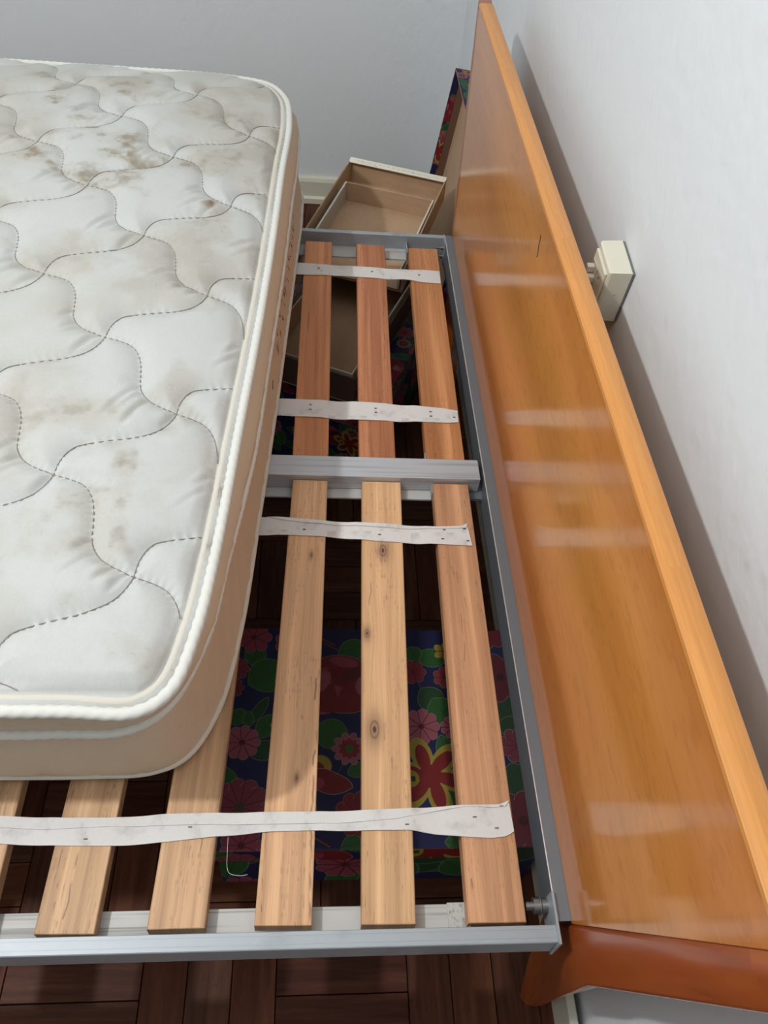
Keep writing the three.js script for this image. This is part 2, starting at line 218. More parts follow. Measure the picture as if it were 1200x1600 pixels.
// metal frame
const XL = -1.95;
{
  const rail = (s, wi, name) => {
    const zo = s * 0.69, zi = s * (0.69 - wi), pr = [[zo, -0.038], [zo, -0.001], [zo - s * 0.001, 0], [zi + s * 0.0006, 0], [zi, -0.0006], [zi, -0.038]]; if (s < 0) pr.reverse();
    const p = part('side_rail', bar(pr.map(q => [q[0], Y(q[1])]), XL, -0.0035), railMat, bed);
    for (const f of s > 0 ? [0.3, 0.78] : []) { const z = lerp(zo, zi, f); part('rib', box(XL, -0.006, Y(0), Y(0.0003), z - 0.0004, z + 0.0004), railMat, p); }
    return p;
  };
  const rn = rail(1, 0.0175), rf = rail(-1, 0.0115);
  part('slat_ledge', box(XL, -0.0945, Y(-0.0335), Y(-0.0305), 0.6415, 0.672), ledgeMat, rn); part('slat_ledge', box(-0.1146, -0.0915, Y(-0.0305), Y(-0.0285), 0.6405, 0.672), ledgeMat, rn); part('ledge_lip', box(-0.0932, -0.0915, Y(-0.0285), Y(-0.021), 0.642, 0.672), railMat, rn);
  part('slat_rest', box(-0.0915, -0.03, Y(-0.0345), Y(-0.0305), 0.648, 0.672), ironMat, rn);
  part('slat_ledge', box(XL, -0.082, Y(-0.0335), Y(-0.0305), -0.678, -0.637), ledgeMat, rf); part('ledge_lip', box(-0.084, -0.082, Y(-0.0305), Y(-0.012), -0.678, -0.637), railMat, rf); part('slat_rest', box(-0.082, -0.012, Y(-0.0345), Y(-0.0305), -0.678, -0.644), ironMat, rf);
  // square tube across the middle with angle ledges either side
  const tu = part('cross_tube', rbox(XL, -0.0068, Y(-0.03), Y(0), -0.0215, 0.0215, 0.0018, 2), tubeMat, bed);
  part('slat_ledge', box(XL, -0.0846, Y(-0.0335), Y(-0.0305), 0.0, 0.040), ledgeMat, tu); part('ledge_lip', box(-0.0846, -0.0828, Y(-0.0335), Y(-0.014), 0.0216, 0.040), railMat, tu); part('slat_ledge', box(XL, -0.0905, Y(-0.0335), Y(-0.0305), -0.046, 0.0), ledgeMat, tu); part('ledge_lip', box(-0.0905, -0.0893, Y(-0.0335), Y(-0.012), -0.046, -0.0216), railMat, tu);
  part('slat_rest', box(-0.0828, -0.024, Y(-0.0345), Y(-0.0305), -0.036, 0.032), ironMat, tu);
  part('tube_bracket', box(-0.026, 0.0, Y(-0.036), Y(-0.031), -0.024, 0.036), ironMat, tu);
  // angle iron bolted to the headboard: upright flange and top flange
  const ai = part('headboard_angle', mergeGeometries([box(-0.0006, 0.0024, Y(-0.05), Y(0.0), -0.688, 0.669), box(0.0024, XF - 0.0002, Y(-0.003), Y(0), -0.688, 0.669)]), ironMat, bed, 'dark grey angle iron along the headboard');
  part('bright_edge', rbox(-0.0014, 0.0006, Y(-0.0012), Y(0.0008), -0.686, 0.668, 0.0008, 2), std({ color: new THREE.Color().setRGB(0.62, 0.63, 0.65), metalness: 0.7, roughness: 0.3 }), ai, 'bright edge of the angle iron');  // paler metal strip run along the edge of the angle
  part('end_plate', box(-0.0035, -0.0008, Y(-0.04), Y(0.006), 0.64, 0.693), railMat, rn); part('end_plate', box(-0.0035, -0.0008, Y(-0.05), Y(0.001), -0.69, -0.655), railMat, rf);
  for (const [y, z, l] of [[-0.02, 0.648, 1], [-0.014, -0.662, 0], [-0.036, -0.666, 0]]) {
    const hx = new THREE.CylinderGeometry(0.0085, 0.0085, 0.007, 6); hx.rotateZ(Math.PI / 2); const k = l ? 1 : 0.5; hx.scale(k, k, k); hx.translate(-0.007, Y(y), z); const b = part('bolt', hx, boltMat, ai);
    const wa = new THREE.CylinderGeometry(0.010 * k, 0.010 * k, 0.0016, 20); wa.rotateZ(Math.PI / 2); wa.translate(-0.0125 * (l ? 1 : 0.35), Y(y), z); part('washer', wa, boltMat, b);
    const st = new THREE.CylinderGeometry(0.0046 * k, 0.0046 * k, 0.022 * k, 12); st.rotateZ(Math.PI / 2); st.translate(-0.011 - 0.006 * k, Y(y), z); part('bolt_shank', st, boltMat, b);
    if (l) { const h2 = new THREE.CylinderGeometry(0.0088, 0.0088, 0.0065, 6); h2.rotateZ(Math.PI / 2); h2.translate(-0.0165, Y(y), z); part('nut', h2, boltMat, b); }
  }
}
// slats: two rows of boards that lie on the ledges
{
  const near = [ // [nearL, nearR, farR, farL] corner x,z , tone, knots, cracks
    [[-0.660, 0.666], [-0.599, 0.666], [-0.599, 0.0225], [-0.660, 0.0225], [196, 158, 121], [], []],
    [[-0.5512, 0.6671], [-0.4899, 0.6685], [-0.4715, 0.0225], [-0.532, 0.0225], [200, 162, 124], [], [[0.42, 0.02, 0.34, 0.02], [0.12, 0.1, 0.2, 0.012]]],
    [[-0.4371, 0.6655], [-0.3771, 0.665], [-0.356, 0.0225], [-0.412, 0.0225], [199, 160, 122], [], [[0.72, 0.12, 0.22, 0.016]]],
    [[-0.3258, 0.6642], [-0.265, 0.665], [-0.2494, 0.0225], [-0.3036, 0.0225], [201, 158, 119], [[0.66, 0.77, 0.05], [0.6, 0.25, 0.05]], [[0.94, 0.0, 0.5, 0.03], [0.06, 0.02, 0.16, 0.012]]],
    [[-0.2118, 0.6655], [-0.1531, 0.6662], [-0.134, 0.0225], [-0.1954, 0.0225], [204, 163, 121], [[0.25, 0.347, 0.15], [0.5, 0.787, 0.13], [0.1, 0.565, 0.08]], [[0.16, 0.6, 0.78, 0.014]]],
    [[-0.0959, 0.6668], [-0.0316, 0.6669], [-0.026, 0.0235], [-0.083, 0.0235], [188, 140, 103], [], [[0.45, 0.5, 0.62, 0.012], [0.1, 0.04, 0.07, 0.02]]]];
  const far = [
    [[-0.306, -0.0225], [-0.2485, -0.0225], [-0.2415, -0.6571], [-0.2978, -0.6568], [190, 127, 82], [], [[0.28, 0.5, 0.62, 0.02]]],
    [[-0.1989, -0.0225], [-0.1396, -0.0225], [-0.1308, -0.6526], [-0.1903, -0.6545], [174, 114, 78], [], [[0.86, 0.4, 0.72, 0.014], [0.13, 0.86, 1, 0.012]]],
    [[-0.0893, -0.0225], [-0.0257, -0.0225], [-0.0189, -0.6505], [-0.0805, -0.6499], [194, 134, 87], [], [[0.56, 0.74, 0.86, 0.012], [0.75, 0.7, 0.76, 0.01]]]];
  const uv4 = [[0, 0], [1, 0], [1, 1], [0, 1]];
  const put = (d, seed) => { const c = [d[0], d[1], d[2], d[3]]; const m = slatMat(seed, d[4], 0.8, { knots: d[5], cracks: d[6], nicks: 16 }); return part('slat', slab(c, Y(-0.01), Y(-0.03), 0.0008, uv4), m, bed); };
  let hm, hg;
  near.forEach((d, i) => { const s = put(d, 100 + i * 7); if (i === 0) { hm = s.material; hg = s.geometry; } if (i === 3) { // splinter lifting off the right edge
    part('splinter', slab([[-0.2664, 0.625], [-0.2640, 0.625], [-0.2588, 0.30], [-0.2606, 0.30]], Y(-0.0102), Y(-0.026), 0.0003, uv4), s.material, s); } });
  far.forEach((d, i) => put(d, 200 + i * 7));
  for (let k = 1; k <= 4; k++) { const s = part('slat', hg, hm, bed); s.position.x = -0.114 * k; }
  const hf = slab([[-0.660, -0.0225], [-0.599, -0.0225], [-0.599, -0.6571], [-0.660, -0.6571]], Y(-0.01), Y(-0.03), 0.0012, uv4);
  for (let k = -2; k <= 4; k++) { const s = part('slat', hf, hm, bed); s.position.x = -0.114 * k; }
}
// woven straps stapled across the slats
{
  const strapTex = dataTex(256, 256, (u, v) => { const w = 6 * (vnoise(u * 256, v * 60, 5) - 0.5), d = fbm(u * 6, v * 6, 8, 5), k = 224 + w - 22 * sstep(0.56, 0.8, d); return [k, k - 1, k - 2]; });
  const strapMat = phy({ map: strapTex, roughness: 0.75, transmission: 0.15, thickness: 0, side: THREE.DoubleSide });
  const at = (pts, x) => { for (let i = 0; i < pts.length - 1; i++) if (x <= pts[i + 1][0] || i === pts.length - 2) { const a = pts[i], b = pts[i + 1], t = clamp((x - a[0]) / (b[0] - a[0])); return lerp(a[1], b[1], t); } };
  function ribbon(top, bot, y0, sag, thick, x0, x1, seed) {
    const S = new Soup(), N = Math.ceil((x1 - x0) / 0.006), row = [];
    for (let i = 0; i <= N; i++) { const t = i / N; const xt = lerp(Math.max(x0, -9), top[top.length - 1][0], t), xb = lerp(x0, bot[bot.length - 1][0], t); const y = y0 + sag(xt, t); row.push([[xt, y + 0.0004 * (vnoise(xt * 60, 1, seed) - 0.5), at(top, xt)], [xb, y + 0.0006 * (vnoise(xb * 60, 4, seed) - 0.5), at(bot, xb)]]); }
    const dn = (p) => [p[0], p[1] - thick, p[2]], M = 3;
    for (let i = 0; i < N; i++) for (let j = 0; j < M; j++) {
      const L = (r, f) => [0, 1, 2].map(k => lerp(r[0][k], r[1][k], f)), a = L(row[i], j / M), b = L(row[i + 1], j / M), c = L(row[i + 1], (j + 1) / M), d = L(row[i], (j + 1) / M), u = p => [p[0] * 8, p[2] * 8];
      S.quad(a, d, c, b, u(a), u(d), u(c), u(b)); S.quad(dn(a), dn(b), dn(c), dn(d), u(a), u(b), u(c), u(d));
      if (j === 0) S.quad(a, b, dn(b), dn(a), u(a), u(b), u(b), u(a)); if (j === M - 1) S.quad(d, dn(d), dn(c), c, u(d), u(d), u(c), u(c));
    }
    const e = row[N], s0 = row[0]; S.quad(e[0], e[1], dn(e[1]), dn(e[0])); S.quad(s0[1], s0[0], dn(s0[0]), dn(s0[1]));
    return S.geo(0.7);
  }
  const gaps = [-0.58, -0.463, -0.352, -0.232, -0.125];
  const sagFn = sg => x => { let d = 0; for (const g of gaps) { const q = (x - g) / 0.024; d = Math.max(d, Math.max(0, 1 - q * q)); } return -0.0022 * d * sg; };
  const L0 = -1.0;
  const straps = [
    { t: [[L0, 0.545], [-0.6139, 0.5455], [-0.5439, 0.5485], [-0.4948, 0.5491], [-0.4315, 0.5455], [-0.3741, 0.5448], [-0.316, 0.5447], [-0.2572, 0.5446], [-0.2127, 0.5437], [-0.1526, 0.5421], [-0.0916, 0.539], [-0.0454, 0.5387], [-0.0332, 0.5343]], b: [[L0, 0.575], [-0.6064, 0.5757], [-0.5378, 0.5788], [-0.4827, 0.5796], [-0.4276, 0.5762], [-0.3718, 0.5707], [-0.315, 0.5665], [-0.2716, 0.5657], [-0.2132, 0.5664], [-0.1541, 0.5665], [-0.1248, 0.5713], [-0.0879, 0.5754], [-0.0581, 0.5773], [-0.0406, 0.5753], [-0.0318, 0.5700]], f: [[L0, 0.558], [-0.6107, 0.5583], [-0.5552, 0.5611], [-0.5001, 0.559], [-0.444, 0.5584], [-0.373, 0.5578], [-0.3153, 0.5586], [-0.2571, 0.5579], [-0.213, 0.557], [-0.1683, 0.5538], [-0.1226, 0.5454], [-0.0802, 0.5399], [-0.0536, 0.5425], [-0.0381, 0.5411]], st: [[-0.5161, 0.5722], [-0.4033, 0.5606], [-0.1567, 0.5606], [-0.0765, 0.5531], [-0.0520, 0.5663], [-0.0432, 0.5408]] },
    { t: [[L0, 0.098], [-0.3516, 0.1006], [-0.3182, 0.1022], [-0.2416, 0.1077], [-0.1645, 0.1107], [-0.0869, 0.1149], [-0.0474, 0.1127], [-0.037, 0.1073]], b: [[L0, 0.135], [-0.3506, 0.135], [-0.2982, 0.1349], [-0.2417, 0.1372], [-0.1659, 0.1439], [-0.0896, 0.1469], [-0.0335, 0.1494]], f: [[-0.34, 0.1012], [-0.318, 0.1072], [-0.2798, 0.1124], [-0.2225, 0.1147], [-0.1456, 0.1189], [-0.0872, 0.1187], [-0.039, 0.1161]], st: [[-0.284, 0.125], [-0.172, 0.132], [-0.0735, 0.1205], [-0.0775, 0.138], [-0.0395, 0.141], [-0.0425, 0.118]] },
    { t: [[L0, -0.1618], [-0.3283, -0.1618], [-0.2412, -0.1613], [-0.1752, -0.1597], [-0.109, -0.1564], [-0.0537, -0.151], [-0.0263, -0.1458]], b: [[L0, -0.121], [-0.331, -0.1204], [-0.2627, -0.1189], [-0.1982, -0.1156], [-0.1115, -0.1164], [-0.0459, -0.1147], [-0.0275, -0.117]], st: [[-0.279, -0.148], [-0.279, -0.136], [-0.168, -0.144], [-0.168, -0.134], [-0.074, -0.14], [-0.074, -0.129], [-0.034, -0.128]] },
    { t: [[L0, -0.572], [-0.3026, -0.5713], [-0.2404, -0.5698], [-0.136, -0.5672], [-0.0834, -0.5647], [-0.0569, -0.5669], [-0.0212, -0.5653]], b: [[L0, -0.5307], [-0.3043, -0.5307], [-0.2405, -0.5337], [-0.1375, -0.5309], [-0.0856, -0.5307], [-0.06, -0.5238], [-0.0225, -0.5222]], st: [[-0.269, -0.554], [-0.161, -0.551], [-0.065, -0.547]] }];
  straps.forEach((s, i) => {
    const sag = sagFn(i === 3 ? 0.6 : 1), p = part('strap', ribbon(s.t, s.b, Y(-0.0078), sag, 0.001, L0, 0, 40 + i), strapMat, bed, 'white woven strap stapled across the slats');
    if (s.f) { const x0 = s.f[0][0]; const tt = s.t.filter(q => q[0] > x0); const y0 = at(s.t, x0); part('strap_fold', ribbon([[x0, y0], ...tt], s.f, Y(-0.0064), sag, 0.0009, x0, 0, 60 + i), strapMat, p, 'edge of the strap folded over'); }
    for (const [x, z] of s.st) part('staple', box(x - 0.0021, x + 0.0021, Y(-0.0082), Y(-0.0060), z - 0.0005, z + 0.0005), std({ color: new THREE.Color().setRGB(0.2, 0.13, 0.1), metalness: 0.3, roughness: 0.5 }), p);
    if (i === 0) part('loose_thread', new THREE.TubeGeometry(new THREE.CatmullRomCurve3([[-0.3602, -0.008, 0.5725], [-0.3607, -0.02, 0.587], [-0.360, -0.024, 0.6], [-0.3571, -0.026, 0.6056], [-0.3449, -0.026, 0.6085], [-0.3373, -0.026, 0.6073]].map(q => new THREE.Vector3(q[0], Y(q[1]), q[2]))), 40, 0.00028, 5), strapMat, p, 'loose white thread hanging from the strap');
  });
}

// ---------------------------------------------------------------- mattress
{
  const mt = thing('mattress', 'stained cream quilted mattress with rope edging pushed aside on the bed slats', 'mattress');
  const H1 = 0.208, H2 = 0.145, H0 = 0.0009, eH = z => H1 - 0.005 * sstep(-0.74, -0.87, z);
  const c1 = [[-2.2, .5265], [-.8, .5266], [-.51, .5266], [-.4357, .5266], [-.4087, .505], [-.3908, .4395], [-.3796, .3332], [-.3672, .1278], [-.3568, -.0415], [-.3457, -.2867], [-.3391, -.514], [-.3319, -.7141], [-.3445, -.8256], [-.3795, -.8869], [-.47, -.912], [-.8, -.915], [-2.2, -.915]];
  const c2 = [[-2.2, .520], [-.8, .520], [-.53, .519], [-.456, .5149], [-.4208, .49], [-.3893, .4087], [-.3750, .3], [-.3540, .12], [-.3445, -.06], [-.3320, -.30], [-.3240, -.53], [-.3177, -.70], [-.324, -.83], [-.362, -.905], [-.455, -.932], [-.8, -.936], [-2.2, -.936]];
  const c0 = [[-2.2, .5035], [-.8, .504], [-.52, .505], [-.4517, .5008], [-.4150, .4830], [-.3840, .425], [-.3645, .31], [-.3505, .105], [-.3395, -.07], [-.3245, -.36], [-.3140, -.58], [-.308, -.72], [-.314, -.84], [-.355, -.915], [-.45, -.938], [-.8, -.942], [-2.2, -.942]];
  const crv = c => new THREE.CatmullRomCurve3(c.map(p => new THREE.Vector3(p[0], 0, p[1])), false, 'centripetal');
  const K = c1.length - 1, C1 = crv(c1), C2 = crv(c2), C0 = crv(c0);
  // shared parameter, denser where visible
  const ts = []; for (let k = 0; k < K; k++) { const n = (k === 0 || k === K - 1) ? 16 : Math.max(6, Math.ceil(Math.hypot(c1[k + 1][0] - c1[k][0], c1[k + 1][1] - c1[k][1]) / 0.006)); for (let i = 0; i < n; i++) ts.push((k + i / n) / K); } ts.push(1);
  const P = C => ts.map(t => { const v = C.getPoint(t); return [v.x, v.z]; }); const p1 = P(C1), p2 = P(C2), p0 = P(C0);
  const arc = [0]; for (let i = 1; i < ts.length; i++) arc.push(arc[i - 1] + Math.hypot(p2[i][0] - p2[i - 1][0], p2[i][1] - p2[i - 1][1]));
  const stainTex = dataTex(1024, 1536, (u, v) => {          // blotches, dirt specks and water marks of an old cover
    const x = u * 1.0, z = v * 1.5; const a = fbm(x * 5, z * 5, 301, 4), b = fbm(x * 16 + 3, z * 16, 302, 4), c = vnoise(x * 260, z * 260, 303), e = fbm(x * 60, z * 60, 305, 3), m = fbm(x * 2.4, z * 2.4, 306, 3);
    const sp = sstep(0.36, 0.66, m) * sstep(0.52, 0.75, b) * sstep(0.45, 0.8, e) + 0.25 * sstep(0.86, 0.97, c) * sstep(0.5, 0.65, b), bl = sstep(0.42, 0.7, a) * 0.6 + 0.5 * sstep(0.5, 0.72, b) + 0.25 * sstep(0.5, 0.8, e) * sstep(0.4, 0.6, m);
    const th = 5 * (vnoise(x * 900, z * 500, 304) - 0.5);
    const pk = Math.exp(-(((u * 1.0 - 0.805) ** 2 + (v * 1.5 - 0.61) ** 2) / 0.00006)) * (0.5 + e); return [191 + th - 15 * bl - 34 * sp - 12 * pk, 193 + th - 20 * bl - 41 * sp - 30 * pk, 191 + th - 26 * bl - 48 * sp - 36 * pk];
  });
  const topMat = std({ map: stainTex, roughness: 0.9 });
  const clothTex = dataTex(512, 512, (u, v) => { const th = 8 * (vnoise(u * 200, v * 200, 310) - 0.5), b = fbm(u * 9, v * 9, 311, 4) - 0.5; return [224 + th + 16 * b, 206 + th + 18 * b, 182 + th + 20 * b]; });
  const sideMat = std({ map: clothTex, roughness: 0.9 });
  const ropeMat = std({ color: new THREE.Color().setRGB(0.68, 0.68, 0.64), roughness: 0.85 });
  const tapeMat = std({ color: new THREE.Color().setRGB(0.62, 0.59, 0.52), roughness: 0.9 });
  // quilting: a lattice of S-curves
  const org = [-0.6315, -0.6343], va = [0.10779, 0.13376], vb = [-0.01433, 0.24942];
  const e2 = [[0, 0], [.02, .006], [.036, .014], [.047, .030], [.053, .050], [.056, .072], [.059, .094], [.065, .107], [.074, .117], [.090, .126], [.10779, .13376]];
  const e1 = [[0, 0], [.002, -.019], [.008, -.036], [.016, -.046], [.029, -.052], [.053, -.060], [.077, -.067], [.095, -.076], [.107, -.086], [.116, -.100], [.12212, -.11566]];
  const dense = e => { const c = new THREE.CatmullRomCurve3(e.map(p => new THREE.Vector3(p[0], 0, p[1]))); return c.getPoints(24).map(v => [v.x, v.z]); };
  const D1 = dense(e1), D2 = dense(e2), det = va[0] * vb[1] - va[1] * vb[0];
  const cellPts = []; for (let i = -2; i <= 2; i++) for (let j = -2; j <= 2; j++) for (const D of [D1, D2]) for (const q of D) { const x = i * va[0] + j * vb[0] + q[0], z = i * va[1] + j * vb[1] + q[1]; cellPts.push([x, z]); }
  const seamD = (x, z) => { const dx = x - org[0], dz = z - org[1]; const i = Math.floor((dx * vb[1] - dz * vb[0]) / det), j = Math.floor((va[0] * dz - va[1] * dx) / det); const lx = dx - i * va[0] - j * vb[0], lz = dz - i * va[1] - j * vb[1]; let m = 1; for (const q of cellPts) { const a = q[0] - lx, b = q[1] - lz, d = a * a + b * b; if (d < m) m = d; } return Math.sqrt(m); };
  // puckers pulled out of the seams
  const folds = []; { const r = rng(5); for (let i = -6; i <= 7; i++) for (let j = -3; j <= 8; j++) { const n = [org[0] + i * va[0] + j * vb[0], org[1] + i * va[1] + j * vb[1]]; if (n[0] < -1.2 || n[0] > -0.3 || n[1] < -1.1 || n[1] > 0.6) continue; for (let k = 0; k < 4; k++) { const q = D2[Math.floor(13 + k * 3.2 + r() * 2)], a = 2.18 + 0.35 * (r() - 0.5), l = 0.025 + 0.06 * r(); folds.push([n[0] + q[0], n[1] + q[1], Math.cos(a), Math.sin(a), l, 0.0016 + 0.0028 * r()]); } } }
  const foldH = (x, z) => { let h = 0; for (const f of folds) { const dx = x - f[0], dz = z - f[1]; if (dx * dx + dz * dz > 0.012) continue; const s = dx * f[2] + dz * f[3]; if (s < -0.004 || s > f[4]) continue; const o = -dx * f[3] + dz * f[2], e = Math.sin(Math.PI * clamp((s + 0.004) / (f[4] + 0.004))); h -= f[5] * e * Math.exp(-o * o / 0.000012); h += 0.5 * f[5] * e * Math.exp(-(o - 0.007) * (o - 0.007) / 0.00003); } return h; };
  const bnd = p1.filter((p, i) => i % 2 === 0);
  const edgeD = (x, z) => { let m = Math.min(Math.abs(0.5266 - z), Math.abs(z + 0.915)) ** 2; if (x > -0.8 && m > 0) for (const p of bnd) { const a = p[0] - x, b = p[1] - z, d = a * a + b * b; if (d < m) m = d; } return Math.sqrt(m); };
  const topH = (x, z) => { const d = edgeD(x, z), s = seamD(x, z), w = sstep(0.012, 0.034, d); const fine = 0.0012 * (fbm(x * 22, z * 22, 71, 3) - 0.5); return eH(z) - 0.002 + 0.030 * (1 - Math.exp(-d / 0.10)) + w * (0.0135 * (1 - Math.exp(-s / 0.013)) + foldH(x, z) + fine) + 0.004 * sstep(0.0, 0.008, d) * (1 - w) - 0.0035 * Math.exp(-((d - 0.0165) ** 2) / 0.000006); };
  { // top cover
    const zs = []; const NR = 500; for (let i = 0; i <= NR; i++) { const t = i / NR, q = t + 0.06 * Math.sin(2 * Math.PI * t) * -1 * 0.5; zs.push(lerp(-0.915, 0.5266, q)); }
    // right boundary as a function of z
    const right = z => { let best = -9; for (let i = 0; i < p1.length - 1; i++) { const a = p1[i], b = p1[i + 1]; const lo = Math.min(a[1], b[1]), hi = Math.max(a[1], b[1]); if (z >= lo - 1e-9 && z <= hi + 1e-9) { const t = Math.abs(b[1] - a[1]) < 1e-9 ? 0 : (z - a[1]) / (b[1] - a[1]); best = Math.max(best, lerp(a[0], b[0], t)); } } return best < -8 ? -0.5 : best; };
    const us = []; for (let i = 0; i <= 24; i++) us.push(lerp(0, 0.535, i / 24)); for (let i = 1; i <= 330; i++) us.push(lerp(0.535, 1, i / 330));
    const pos = [], uv = [], idx = [], nc = us.length;
    for (const z of zs) { const xr = right(z); for (const u of us) { const x = lerp(-2.2, xr, u); const y = topH(x, z); pos.push(x, Y(y), z); uv.push(x + 1.25, (z + 0.97) / 1.5); } }
    for (let j = 0; j < zs.length - 1; j++) for (let i = 0; i < nc - 1; i++) { const a = j * nc + i, b = a + 1, c = a + nc, d = c + 1; idx.push(a, c, b, b, c, d); }
    const g = new THREE.BufferGeometry(); g.setAttribute('position', new THREE.Float32BufferAttribute(pos, 3)); g.setAttribute('uv', new THREE.Float32BufferAttribute(uv, 2)); g.setIndex(idx); g.computeVertexNormals();
    const top = part('quilted_top', g, topMat, mt, 'quilted cream cover with brownish stains');
    // stitching thread in the seams
    const threads = []; const mat = std({ color: new THREE.Color().setRGB(0.25, 0.22, 0.19), roughness: 0.9 });
    for (let i = -7; i <= 7; i++) for (let j = -4; j <= 8; j++) for (const D of [D1, D2]) {
      const pts = D.map(q => [org[0] + i * va[0] + j * vb[0] + q[0], org[1] + i * va[1] + j * vb[1] + q[1]]).filter(q => q[0] > -1.15 && q[1] > -0.9 && q[1] < 0.518 && q[0] < right(q[1]) && edgeD(q[0], q[1]) > 0.016);
      if (pts.length < 5) continue; threads.push(new THREE.TubeGeometry(new THREE.CatmullRomCurve3(pts.map(q => new THREE.Vector3(q[0], Y(Math.max(...[[-1, -1], [1, -1], [-1, 1], [1, 1], [0, 0]].map(o => topH(q[0] + o[0] * 0.0016, q[1] + o[1] * 0.0016))) + 0.0004), q[1]))), pts.length * 2, 0.00055, 5));
    }
    const st = part('quilting_stitch', mergeGeometries(threads), mat, top); st.userData.kind = 'stuff';
  }
  function rope(path, y, r0, pitch, mat, name, inset = 0, twist = 1) {
    const pts = []; const c = new THREE.CatmullRomCurve3(path.map(p => new THREE.Vector3(p[0], 0, p[1])), false, 'centripetal'); const L = 5.0, n = twist ? 3400 : 700, NR = twist ? 10 : 10; const S = { p: [], i: [], u: [] };
    const tt = []; // only dense where seen
    const len = c.getLength(); c.arcLengthDivisions = 1200; c.updateArcLengths();
    for (let i = 0; i <= n; i++) { const q = i / n, v = c.getPointAt(q), d = c.getTangentAt(q); const nx = -d.z, nz = d.x, s = q * len; const wob = 0.0012 * (fbm(s * 9, y * 50, 90, 2) - 0.5);
      for (let k = 0; k < NR; k++) { const th = k / NR * 2 * Math.PI, r = r0 * (1 + (twist ? 0.09 * Math.cos(3 * th - s * 2 * Math.PI / pitch) : 0)); const o = r * Math.cos(th) - inset; S.p.push(v.x + nx * o, Y((y > 0.18 ? y + eH(v.z) - H1 : y) + wob + r * Math.sin(th)), v.z + nz * o); S.u.push(s, k / NR); } }
    for (let i = 0; i < n; i++) for (let k = 0; k < NR; k++) { const a = i * NR + k, b = i * NR + (k + 1) % NR; S.i.push(a, b, a + NR, b, b + NR, a + NR); }
    const g = new THREE.BufferGeometry(); g.setAttribute('position', new THREE.Float32BufferAttribute(S.p, 3)); g.setAttribute('uv', new THREE.Float32BufferAttribute(S.u, 2)); g.setIndex(S.i); g.computeVertexNormals(); return part(name, g, mat, mt);
  }
  rope(c1, H1, 0.0064, 0.014, ropeMat, 'rope_trim');
  rope(c1, H1 + 0.001, 0.0050, 1, tapeMat, 'edge_tape', 0.0125, 0).userData.label = 'smooth cream tape inside the rope';
  rope(c2, H2, 0.0056, 0.014, ropeMat, 'rope_trim');
  rope(c0, 0.0052, 0.0040, 1, tapeMat, 'bottom_piping', 0, 0);
  { // side wall with writing marks and slanting quilting
    const [cv, x] = canvas(2048, 256); x.fillStyle = '#cebca4'; x.fillRect(0, 0, 2048, 256); const r = rng(9);
    for (let i = 0; i < 5200; i++) { x.fillStyle = `rgba(${r() > 0.5 ? '120,95,65' : '250,240,225'},${0.05 * r()})`; x.fillRect(r() * 2048, r() * 256, 2 + 10 * r(), 1 + 3 * r()); }
    // arc length 1.0 m .. 3.6 m -> 2048 px
    const s2p = s => (s - 1.0) / 2.6 * 2048; const sAt = z => { for (let i = 0; i < ts.length; i++) if (p2[i][0] > -0.40 && p2[i][1] < z) return arc[i]; return 0; };
    x.strokeStyle = '#33281e'; x.lineCap = 'round';
    const wr = (z0, z1, n) => { const a = s2p(sAt(z0)), b = s2p(sAt(z1)); for (let i = 0; i < n; i++) { const px = lerp(a, b, (i + 0.5) / n), py = 256 * (1 - 0.22) - 26 * (i % 2) + 16 * (r() - 0.5); x.lineWidth = 1.6 + 1.6 * r(); x.beginPath(); x.moveTo(px, py - 13 * r() - 5); x.lineTo(px + 3 * (r() - 0.5), py + 14 * r()); x.lineTo(px + 8 * r(), py + 12 * r()); if (r() > 0.5) x.lineTo(px + 9, py - 8); x.stroke(); } };
    wr(-0.19, -0.60, 22); x.fillStyle = '#4a3a2a'; x.beginPath(); x.ellipse(s2p(sAt(-0.12)), 200, 5, 9, 0.5, 0, 7); x.fill();
    const tex = canvasTex(cv); tex.wrapS = tex.wrapT = THREE.ClampToEdgeWrapping; const m = std({ map: tex, roughness: 0.9 });
    const prof = [[0, 0, 0], [0.25, 0, -0.004], [0.5, 0, -0.009], [0.75, 0, -0.006], [1, 0, -0.001], [1, 0.05, -0.004], [1, 0.18, 0.001], [1, 0.38, 0.005], [1, 0.58, 0.006], [1, 0.78, 0.004], [1, 0.94, 0.001], [1, 1, -0.001]];
    const pos = [], uv = [], idx = [], n = prof.length;
    for (let i = 0; i < ts.length; i++) { const a = p2[Math.max(0, i - 1)], b = p2[Math.min(ts.length - 1, i + 1)], l = Math.hypot(b[0] - a[0], b[1] - a[1]), nx = (b[1] - a[1]) / -l * -1, nz = -(b[0] - a[0]) / -l; 
      for (const [f, h, o] of prof) { let X, Z, yy; if (f < 1) { X = lerp(p1[i][0], p2[i][0], f); Z = lerp(p1[i][1], p2[i][1], f); yy = lerp(eH(p1[i][1]) - 0.002, H2, f); } else { X = lerp(p2[i][0], p0[i][0], h); Z = lerp(p2[i][1], p0[i][1], h); yy = lerp(H2, H0 + 0.001, h); }
        const q = arc[i] * 1.0 + (f < 1 ? 0 : h * 0.06), gr = -0.0022 * Math.exp(-(((((q / 0.055) % 1) + 1) % 1 - 0.5) ** 2) / 0.008) * (f === 1 && h > 0.05 && h < 0.99 ? 1 : (f > 0 && f < 1 ? 0.5 : 0)) + 0.002 * (fbm(arc[i] * 20, yy * 40, 92, 2) - 0.5);
        pos.push(X - nx * -(o + gr) , Y(yy), Z + nz * (o + gr)); uv.push((arc[i] - 1.0) / 2.6, clamp((yy + 0.001) / 0.21)); } }
